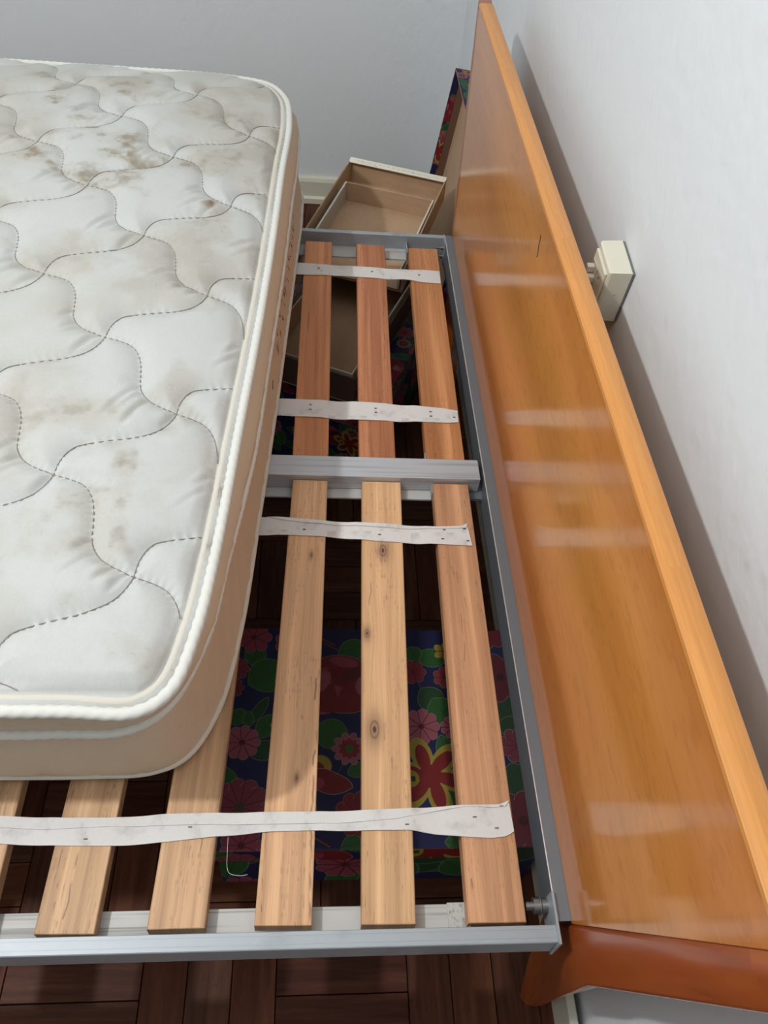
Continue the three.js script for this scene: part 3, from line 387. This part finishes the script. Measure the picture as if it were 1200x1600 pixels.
    for (let i = 0; i < ts.length - 1; i++) for (let j = 0; j < n - 1; j++) { const a = i * n + j, b = a + 1, c = a + n, d = c + 1; idx.push(a, b, c, b, d, c); }
    const g = new THREE.BufferGeometry(); g.setAttribute('position', new THREE.Float32BufferAttribute(pos, 3)); g.setAttribute('uv', new THREE.Float32BufferAttribute(uv, 2)); g.setIndex(idx); g.computeVertexNormals(); m.side = THREE.DoubleSide;
    part('side_panel', g, m, mt, 'beige side wall with dark handwritten marks');
    const sh = new THREE.Shape(p0.map(p => new THREE.Vector2(p[0], -p[1]))), bt = new THREE.ShapeGeometry(sh); bt.rotateX(-Math.PI / 2); bt.translate(0, Y(H0), 0); part('bottom_panel', bt, std({ color: new THREE.Color().setRGB(0.6, 0.52, 0.42), roughness: 0.9, side: THREE.DoubleSide }), mt);
    part('foot_panel', box(-2.203, -2.2, Y(H0), Y(H1), -0.935, 0.512), sideMat, mt);
  }
}

// ---------------------------------------------------------------- floral fabric
const NAVY = '#0a0f40', RED = '#6e0d19', DRED = '#510815', PINK = '#843444', LPINK = '#8f4b58', GRN = '#1f501d', DGRN = '#143b19', YEL = '#938026', CRM = '#8e8a74';
function leaf(c, x, y, l, w, a, col = GRN, rag = 0) { c.save(); c.translate(x, y); c.rotate(a); c.beginPath(); c.moveTo(-l / 2, 0); c.bezierCurveTo(-l / 4, -w, l / 4, -w, l / 2, 0); c.bezierCurveTo(l / 4, w, -l / 4, w, -l / 2, 0); c.fillStyle = col; c.fill(); c.strokeStyle = '#6e7a5b'; c.lineWidth = 2; c.stroke(); c.beginPath(); c.moveTo(-l / 2, 0); c.lineTo(l / 2.3, 0); c.strokeStyle = DGRN; c.lineWidth = 3; c.stroke(); c.restore(); }
function daisy(c, x, y, r, n = 9, col = PINK, ctr = DRED) { for (let i = 0; i < n; i++) { const a = i / n * 6.283; c.beginPath(); c.ellipse(x + Math.cos(a) * r * 0.58, y + Math.sin(a) * r * 0.58, r * 0.45, r * 0.34, a, 0, 7); c.fillStyle = col; c.fill(); c.strokeStyle = CRM; c.lineWidth = 1.5; c.stroke(); } c.beginPath(); c.arc(x, y, r * 0.72, 0, 7); c.fillStyle = col; c.fill(); c.strokeStyle = DRED; c.lineWidth = 3; for (let i = 0; i < n; i++) { const a = (i + 0.5) / n * 6.283; c.beginPath(); c.moveTo(x, y); c.lineTo(x + Math.cos(a) * r * 0.95, y + Math.sin(a) * r * 0.95); c.stroke(); } c.beginPath(); c.arc(x, y, r * 0.16, 0, 7); c.fillStyle = ctr; c.fill(); }
function aster(c, x, y, r) { for (let i = 0; i < 10; i++) { const a = i / 10 * 6.283; c.beginPath(); c.ellipse(x + Math.cos(a) * r * 0.68, y + Math.sin(a) * r * 0.68, r * 0.34, r * 0.22, a, 0, 7); c.fillStyle = LPINK; c.fill(); c.strokeStyle = CRM; c.lineWidth = 2; c.stroke(); } c.beginPath(); for (let i = 0; i <= 20; i++) { const a = i / 20 * 6.283, q = r * (i % 2 ? 0.68 : 0.5); c.lineTo(x + Math.cos(a) * q, y + Math.sin(a) * q); } c.fillStyle = '#76151b'; c.fill(); c.beginPath(); c.arc(x, y, r * 0.26, 0, 7); c.fillStyle = '#3b5b26'; c.fill(); }
function rose(c, x, y, r) { const bl = (px, py, rx, ry, a, col, st) => { c.beginPath(); c.ellipse(x + px * r, y + py * r, rx * r, ry * r, a, 0, 7); c.fillStyle = col; c.fill(); if (st) { c.strokeStyle = st; c.lineWidth = 2; c.stroke(); } }; bl(0, 0, 1, 0.85, 0.3, RED, CRM); bl(-0.5, 0.2, 0.62, 0.7, 0.2, PINK, DRED); bl(-0.35, 0.42, 0.55, 0.42, 0, RED); bl(0.35, 0.1, 0.55, 0.62, -0.4, PINK); bl(0.2, -0.3, 0.62, 0.45, 0.1, RED); bl(0.3, -0.28, 0.35, 0.2, -0.4, DRED); bl(0.4, 0.42, 0.5, 0.36, 0.3, RED); bl(-0.55, -0.05, 0.2, 0.36, 0.5, LPINK); bl(0.55, 0.05, 0.2, 0.3, 0.2, LPINK); bl(0.05, -0.65, 0.4, 0.16, 0.2, PINK); c.strokeStyle = DRED; c.lineWidth = 4; c.beginPath(); c.moveTo(x - r * 0.4, y - r * 0.6); c.quadraticCurveTo(x, y, x + r * 0.6, y + r * 0.6); c.stroke(); }
function lily(c, x, y, r) { for (let i = 0; i < 6; i++) { const a = i / 6 * 6.283 + 0.2; c.beginPath(); c.ellipse(x + Math.cos(a) * r * 0.6, y + Math.sin(a) * r * 0.6, r * 0.46, r * 0.27, a, 0, 7); c.fillStyle = YEL; c.fill(); c.strokeStyle = CRM; c.lineWidth = 2; c.stroke(); } for (let i = 0; i < 6; i++) { const a = i / 6 * 6.283 + 0.2; c.beginPath(); c.ellipse(x + Math.cos(a) * r * 0.5, y + Math.sin(a) * r * 0.5, r * 0.36, r * 0.17, a + 0.1, 0, 7); c.fillStyle = '#741112'; c.fill(); } c.beginPath(); c.arc(x, y, r * 0.3, 0, 7); c.fillStyle = '#741112'; c.fill(); c.beginPath(); c.arc(x - r * 0.5, y + r * 0.06, r * 0.22, 0, 7); c.fillStyle = YEL; c.fill(); c.fillStyle = DGRN; c.fillRect(x - r * 0.58, y, r * 0.2, r * 0.13); }
function tulip(c, x, y, r, a) { c.save(); c.translate(x, y); c.rotate(a); c.beginPath(); c.moveTo(-r, 0); c.quadraticCurveTo(-0.4 * r, -0.9 * r, 0.3 * r, -0.5 * r); c.quadraticCurveTo(r, -0.3 * r, r, 0); c.quadraticCurveTo(0.4 * r, 0.5 * r, -0.2 * r, 0.2 * r); c.quadraticCurveTo(-0.7 * r, 0.3 * r, -r, r); c.closePath(); c.fillStyle = RED; c.fill(); c.strokeStyle = CRM; c.lineWidth = 2.5; c.stroke(); c.beginPath(); c.ellipse(-0.4 * r, 0, 0.4 * r, 0.25 * r, -0.3, 0, 7); c.fillStyle = PINK; c.fill(); c.restore(); }
// near box top: x -0.40..0.08, z 0.12..0.51
function fabricNear() {
  const W = 1228, H = 1000, [cv, c] = canvas(W, H), X = x => (x + 0.40) / 0.48 * W, Z = z => (z - 0.12) / 0.39 * H, K = W / 0.48;
  c.fillStyle = NAVY; c.fillRect(0, 0, W, H);
  c.strokeStyle = '#325036'; c.lineWidth = 5; const stem = (...p) => { c.beginPath(); c.moveTo(X(p[0][0]), Z(p[0][1])); for (const q of p.slice(1)) c.lineTo(X(q[0]), Z(q[1])); c.stroke(); };
  stem([-0.098, 0.215], [-0.085, 0.25], [-0.082, 0.29]); stem([-0.208, 0.35], [-0.222, 0.385], [-0.235, 0.40]); stem([-0.36, 0.33], [-0.335, 0.30]);
  const L = (x, z, l, w, a, col) => leaf(c, X(x), Z(z), l * K, w * K, a, col);
  L(-0.3618, 0.184, 0.045, 0.024, 1.57); L(-0.340, 0.222, 0.07, 0.042, -0.5); L(-0.383, 0.296, 0.03, 0.02, 0.6); L(-0.350, 0.285, 0.055, 0.012, -1.05, DGRN); L(-0.366, 0.30, 0.03, 0.012, 1.5); L(-0.337, 0.312, 0.045, 0.022, -1.1); L(-0.340, 0.352, 0.035, 0.028, 1.2, DGRN); L(-0.198, 0.172, 0.055, 0.026, -0.35); L(-0.2348, 0.325, 0.058, 0.034, 0.35); L(-0.194, 0.384, 0.036, 0.016, -0.4); L(-0.393, 0.402, 0.055, 0.024, 1.2); L(-0.193, 0.492, 0.06, 0.024, -0.3); L(-0.065, 0.188, 0.055, 0.024, 0.1); L(-0.072, 0.265, 0.05, 0.03, 0.9, DGRN); L(-0.055, 0.287, 0.055, 0.034, 1.0); L(-0.055, 0.356, 0.06, 0.02, 1.35); L(-0.053, 0.42, 0.04, 0.02, 1.2); L(0.055, 0.288, 0.06, 0.036, 0.8, '#16301a'); L(0.057, 0.315, 0.05, 0.026, 0.2, '#16301a'); L(0.0535, 0.4035, 0.06, 0.036, 1.3, '#16301a'); L(-0.095, 0.18, 0.03, 0.02, 1.0); L(-0.30, 0.24, 0.06, 0.03, 0.4); L(-0.14, 0.30, 0.06, 0.03, 1.2); L(-0.01, 0.30, 0.06, 0.03, 0.4); L(-0.14, 0.44, 0.06, 0.03, 0.2); L(-0.28, 0.44, 0.06, 0.03, 1.0); L(-0.045, 0.495, 0.05, 0.02, 0);  // leaves at the right end drawn darker: shade painted into the print
  daisy(c, X(-0.366), Z(0.15), 0.03 * K, 7, PINK); daisy(c, X(-0.392), Z(0.21), 0.022 * K, 8, '#7a2a38'); daisy(c, X(-0.395), Z(0.245), 0.018 * K, 8, '#691f2d'); daisy(c, X(-0.3735), Z(0.339), 0.028 * K, 9, LPINK); rose(c, X(-0.2169), Z(0.237), 0.062 * K); aster(c, X(-0.207), Z(0.35), 0.027 * K);
  c.beginPath(); c.arc(X(-0.2525), Z(0.378), 0.018 * K, 0, 7); c.fillStyle = YEL; c.fill(); c.beginPath(); c.arc(X(-0.257), Z(0.382), 0.011 * K, 0, 7); c.fillStyle = '#741112'; c.fill();
  tulip(c, X(-0.245), Z(0.408), 0.042 * K, 0.1); daisy(c, X(-0.195), Z(0.452), 0.034 * K, 9, RED, '#3b501b'); daisy(c, X(-0.37), Z(0.44), 0.043 * K, 11, '#752d3c', '#3b3b1b'); daisy(c, X(-0.364), Z(0.495), 0.03 * K, 9, PINK); daisy(c, X(-0.0987), Z(0.215), 0.022 * K, 7, '#741f27'); daisy(c, X(-0.045), Z(0.225), 0.02 * K, 7, '#79262c'); daisy(c, X(-0.0916), Z(0.313), 0.03 * K, 9, LPINK); daisy(c, X(-0.04), Z(0.315), 0.02 * K, 9, LPINK); lily(c, X(-0.083), Z(0.395), 0.062 * K); daisy(c, X(-0.043), Z(0.175), 0.018 * K, 5, YEL, '#741112'); daisy(c, X(0.05), Z(0.225), 0.045 * K, 7, '#4a101c', '#30080f'); daisy(c, X(0.062), Z(0.346), 0.03 * K, 9, '#5e2534'); daisy(c, X(0.052), Z(0.465), 0.045 * K, 9, '#4c121d', '#30080f'); daisy(c, X(0.04), Z(0.14), 0.03 * K, 7, DRED); aster(c, X(-0.30), Z(0.31), 0.03 * K); daisy(c, X(-0.30), Z(0.16), 0.03 * K, 9, PINK); daisy(c, X(-0.03), Z(0.485), 0.022 * K, 5, YEL, '#741112');  // right-end daisies darkened too, painted shade below the slit by the iron
  c.strokeStyle = '#773a26'; c.lineWidth = 6; for (const [a, b] of [[-0.238, 0.158], [-0.232, 0.168], [-0.247, 0.492]]) { c.beginPath(); c.moveTo(X(a - 0.014), Z(b - 0.007)); c.lineTo(X(a + 0.010), Z(b + 0.007)); c.stroke(); }
  return cv;
}
function fabricAny(seed) {
  const W = 512, H = 512, [cv, c] = canvas(W, H), r = rng(seed); c.fillStyle = NAVY; c.fillRect(0, 0, W, H);
  for (let i = 0; i < 40; i++) leaf(c, r() * W, r() * H, 70 + 40 * r(), 26 + 14 * r(), r() * 6, r() > 0.4 ? GRN : DGRN);
  for (let i = 0; i < 12; i++) daisy(c, r() * W, r() * H, 28 + 20 * r(), 9, r() > 0.5 ? PINK : LPINK); for (let i = 0; i < 5; i++) rose(c, r() * W, r() * H, 60 + 20 * r()); for (let i = 0; i < 3; i++) aster(c, r() * W, r() * H, 34); for (let i = 0; i < 2; i++) lily(c, r() * W, r() * H, 70);
  return cv;
}
const weave = dataTex(64, 64, (u, v, i, j) => { const k = ((i + j) & 1) * 120 + 60 * hsh(i, j, 3); return [k, k, k]; }, false); weave.repeat.set(6, 6);
const fabNear = std({ map: canvasTex(fabricNear()), roughness: 0.6 }), fabA = std({ map: canvasTex(fabricAny(21)), roughness: 0.65 }), fabB = std({ map: canvasTex(fabricAny(58)), roughness: 0.65 });
function remap(g, f) { const p = g.attributes.position, n = g.attributes.normal, uv = g.attributes.uv; for (let i = 0; i < p.count; i++) { const q = f(p.getX(i), p.getY(i), p.getZ(i), n.getX(i), n.getY(i), n.getZ(i)); uv.setXY(i, q[0], q[1]); } return g; }
{ // box under the near half of the bed
  const T = R - 0.27, x0 = -0.405, x1 = 0.088, z0 = 0.1315, z1 = 0.5035, t = thing('fabric_box', 'low box covered in navy floral fabric, nearest under the slats', 'box', [(x0 + x1) / 2, 0, (z0 + z1) / 2]);
  const cx = (x0 + x1) / 2, cz = (z0 + z1) / 2; const fU = (x, y, z, nx, ny, nz) => Math.abs(ny) > 0.5 ? [(x + cx + 0.40) / 0.48, 1 - (z + cz - 0.12) / 0.39] : Math.abs(nz) > 0.5 ? [(x + cx + 0.40) / 0.48, 0.05 + y * 1.6] : [(z + cz) / 0.4, 0.05 + y * 1.6];
  part('lid', remap(rbox(x0 - cx, x1 - cx, T - 0.045, T, z0 - cz, z1 - cz, 0.003, 2), fU), fabNear, t);
  part('box_body', remap(rbox(x0 + 0.005 - cx, x1 - 0.005 - cx, 0, T - 0.0455, z0 + 0.005 - cz, z1 - 0.005 - cz, 0.003, 2), fU), fabA, t);
}
// open tray: floor and walls are parts; local x across, local z along
function tray(name, label, cat, w, l, h, opts = {}) {
  const { near = true, th = 0.003, left = null, far = null, group, outer = cardWhite, inner = kraftMat, turn = 0, pos = [0, 0, 0], tilt = 0, roll = 0, wallIn } = opts; const t = thing(name, label, cat, pos, group); t.rotation.order = 'YXZ'; t.rotation.y = turn; t.rotation.x = tilt; t.rotation.z = roll;
  const b = part('base', rbox(-w / 2, w / 2, 0, th, -l / 2, l / 2, 0.001, 1), inner, t);
  const wall = (x0, x1, z0, z1, inn, mt2, mo) => { const p = part('wall', rbox(x0, x1, th, h, z0, z1, 0.0008, 1), mo || outer, t); part('liner', inn, mt2 || inner, p); return p; };
  const e = 0.0006;
  wall(-w / 2, -w / 2 + th, -l / 2, l / 2, box(-w / 2 + th, -w / 2 + th + e, th, h - 0.002, -l / 2 + th, l / 2 - 0.001), left);
  wall(w / 2 - th, w / 2, -l / 2, l / 2, box(w / 2 - th - e, w / 2 - th, th, h - 0.002, -l / 2 + th, l / 2 - 0.001));
  wall(-w / 2 + th, w / 2 - th, -l / 2, -l / 2 + th, box(-w / 2 + th, w / 2 - th, th, h - 0.002, -l / 2 + th, -l / 2 + th + e), null, far);
  if (near) wall(-w / 2 + th, w / 2 - th, l / 2 - th, l / 2, box(-w / 2 + th, w / 2 - th, th, h - 0.002, l / 2 - th - e, l / 2 - th));
  return t;
}
{ // floral box under the far half, turned, with cardboard trays stacked on it
  const turn = -0.405;   // local -z points to (0.39, -0.92)
  const dir = new THREE.Vector2(0.394, -0.919), acr = new THREE.Vector2(0.919, 0.394);
  const C = new THREE.Vector2(-0.19, -0.387);            // near right corner of the stacked trays
  const ctr = (w, l, off = 0) => [C.x + dir.x * (l / 2 + off) - acr.x * w / 2, C.y + dir.y * (l / 2 + off) - acr.y * w / 2];
  const T = R - 0.222; let [bx, bz] = ctr(0.227, 0.42); const fw = 0.34, fl = 0.47; bx -= 0.0; const t = thing('fabric_box', 'dark floral fabric box on the floor underneath the stacked cardboard trays', 'box', [bx, 0, bz]); t.rotation.y = turn;
  const fU = (x, y, z, nx, ny, nz) => Math.abs(ny) > 0.5 ? [x / 0.25, z / 0.25] : Math.abs(nz) > 0.5 ? [x / 0.25, y / 0.25] : [z / 0.25, y / 0.25];
  part('lid', remap(rbox(-fw / 2, fw / 2, T - 0.04, T, -fl / 2, fl / 2, 0.003, 2), fU), fabB, t); part('box_body', remap(rbox(-fw / 2 + 0.005, fw / 2 - 0.005, 0, T - 0.0405, -fl / 2 + 0.005, fl / 2 - 0.005, 0.003, 2), fU), fabA, t);
  const [ax, az] = ctr(0.227, 0.46);
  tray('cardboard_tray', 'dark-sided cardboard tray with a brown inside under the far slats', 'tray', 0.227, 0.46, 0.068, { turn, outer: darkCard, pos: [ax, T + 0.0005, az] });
  tray('cardboard_tray', 'slightly smaller white-rimmed cardboard tray nested inside the dark-sided tray', 'tray', 0.205, 0.438, 0.066, { turn, rim: cardWhite, outer: cardWhite, pos: [ax - 0.0, T + 0.0042, az] });
  // the longer pair that reaches out past the far rail
  const tB = -0.31, d2 = new THREE.Vector2(Math.sin(0.31), -Math.cos(0.31)), a2 = new THREE.Vector2(Math.cos(0.31), Math.sin(0.31)); const FL = new THREE.Vector2(-0.19, -1.187), w = 0.258, l = 0.44;
  const yb = R - 0.15; const c1 = [FL.x + a2.x * w / 2 - d2.x * l / 2, FL.y + a2.y * w / 2 - d2.y * l / 2];
  const tr = tray('cardboard_tray', 'brown cardboard tray with a white printed flap, sticking out past the far rail', 'tray', w, l, 0.06, { turn: tB, near: false, outer: kraftMat, pos: [c1[0], yb, c1[1]] });
  // folded-over flap on its far wall with lines of small print
  { const [cv, x] = canvas(512, 64); x.fillStyle = '#e4e0d0'; x.fillRect(0, 0, 512, 64); const r = rng(12); x.strokeStyle = '#8d8a80'; x.lineWidth = 2.2; let px = 60; for (const [py, p0, p1] of [[30, 40, 330], [38, 330, 480], [46, 60, 150]]) { px = p0; while (px < p1) { const wd = 8 + 26 * r(); x.beginPath(); for (let k = 0; k < wd; k += 3) x.lineTo(px + k, py + 6 * (r() - 0.5)); x.stroke(); px += wd + 7; } }
    const m = std({ map: canvasTex(cv), roughness: 0.7 }); const g = rbox(-w / 2, w / 2, -0.0012, 0.0012, -0.009, 0.009, 0.0008, 1); remap(g, (x_, y_, z_) => [x_ / w + 0.5, 0.5 - z_ / 0.018]); const f = part('flap', g, m, tr, 'white folded flap with faint print'); f.position.set(0, 0.0605, -l / 2 + 0.0085); f.rotation.x = 0.3; }
  const li = 0.33, wi = 0.230; const F2 = new THREE.Vector2(-0.2045, -1.076); const c2 = [F2.x + a2.x * wi / 2 - d2.x * li / 2, F2.y + a2.y * wi / 2 - d2.y * li / 2];
  tray('cardboard_tray', 'shallow cardboard tray with white corrugated rims lying inside the printed tray', 'tray', wi, li, 0.052, { turn: tB, th: 0.0042, far: kraftMat, left: std({ color: new THREE.Color().setRGB(0.5, 0.46, 0.38), roughness: 0.8 }), near: false, pos: [c2[0], yb + 0.0035, c2[1]] });
}
{ // floral box lid leaning on the wall behind the headboard, open side facing the room
  const t = thing('box_lid', 'kraft-lined floral box lid leaning upright against the wall beyond the headboard', 'lid', [0.0185, 0, -1.09]); t.rotation.z = -0.112;
  const h = 0.52, l = 0.51, d = 0.041, th = 0.004; // local x: depth towards the wall, y up, z along the wall
  const fU = (x, y, z, nx, ny, nz) => Math.abs(nx) > 0.5 ? [z / 0.25, y / 0.25] : Math.abs(nz) > 0.5 ? [x / 0.25, y / 0.25] : [z / 0.25, x / 0.25];
  part('back_panel', box(d - th, d, 0, h, -l / 2, l / 2), kraftMat, t); part('back_cover', remap(box(d, d + 0.001, 0, h, -l / 2, l / 2), fU), fabB, t);
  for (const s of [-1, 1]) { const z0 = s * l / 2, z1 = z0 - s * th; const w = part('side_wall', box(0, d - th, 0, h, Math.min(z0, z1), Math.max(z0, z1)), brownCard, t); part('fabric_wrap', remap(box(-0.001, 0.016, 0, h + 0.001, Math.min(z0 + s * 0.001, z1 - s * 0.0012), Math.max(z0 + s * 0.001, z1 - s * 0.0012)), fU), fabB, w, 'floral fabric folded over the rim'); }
  for (const y of [0, h - th]) { const w = part('end_wall', box(0, d - th, y, y + th, -l / 2 + th, l / 2 - th), kraftMat, t); part('fabric_wrap', remap(box(-0.001, d, y ? h : 0.0005, y ? h + 0.0012 : 0.0012, -l / 2, l / 2), fU), fabB, w); }
}
// ---------------------------------------------------------------- socket box on the right wall
{
  const t = thing('socket_box', 'small cream surface-mounted electrical box on the white wall above the headboard', 'socket', [WX, R + 0.353, -0.008]);
  const bx = std({ color: new THREE.Color().setRGB(0.70, 0.68, 0.56), roughness: 0.38 });
  t.rotation.x = 0.10;
  part('base_plate', rbox(-0.004, 0, -0.0385, 0.0385, -0.033, 0.033, 0.0015, 2), std({ color: new THREE.Color().setRGB(0.16, 0.16, 0.16), roughness: 0.6 }), t, 'dark gap plate against the wall');
  const S = new Soup(); const ring = (x, h, w) => [[x, -h, w], [x, h, w], [x, h, -w], [x, -h, -w]]; const rs = [ring(-0.004, 0.0388, 0.0325), ring(-0.030, 0.0375, 0.0318), ring(-0.0325, 0.0358, 0.030)];
  for (let i = 0; i < 2; i++) for (let j = 0; j < 4; j++) { const k = (j + 1) % 4; S.quad(rs[i][j], rs[i][k], rs[i + 1][k], rs[i + 1][j]); } S.quad(...rs[2].slice().reverse()); S.quad(...rs[0]);
  const g = S.geo(0.35); const b = new THREE.Mesh(g, bx); bx.side = THREE.DoubleSide; part('housing', g, bx, t);
  const cv = part('cover', rbox(-0.0365, -0.0323, -0.031, 0.031, -0.026, 0.026, 0.0015, 2), bx, t);
  part('recess', rbox(-0.0373, -0.0365, -0.026, 0.018, -0.022, 0.002, 0.0003, 1), bx, cv);
  for (const [y, z] of [[0.0105, -0.012], [0.001, -0.003]]) part('switch_peg', rbox(-0.047, -0.0364, y - 0.0045, y + 0.0045, z - 0.0042, z + 0.0042, 0.0012, 2), std({ color: new THREE.Color().setRGB(0.78, 0.76, 0.68), roughness: 0.4 }), cv);
  const sc = new THREE.CylinderGeometry(0.0016, 0.0016, 0.0008, 12); sc.rotateZ(Math.PI / 2); sc.translate(-0.0368, 0.014, 0.012); part('screw', sc, std({ color: new THREE.Color().setRGB(0.25, 0.22, 0.18), roughness: 0.5 }), cv);
  const s2 = new THREE.CylinderGeometry(0.0012, 0.0012, 0.001, 10); s2.rotateX(Math.PI / 2); s2.translate(-0.017, 0.005, 0.0325); part('mould_mark', s2, std({ color: new THREE.Color().setRGB(0.45, 0.42, 0.34), roughness: 0.5 }), t);
}
renderer.render(scene, camera);
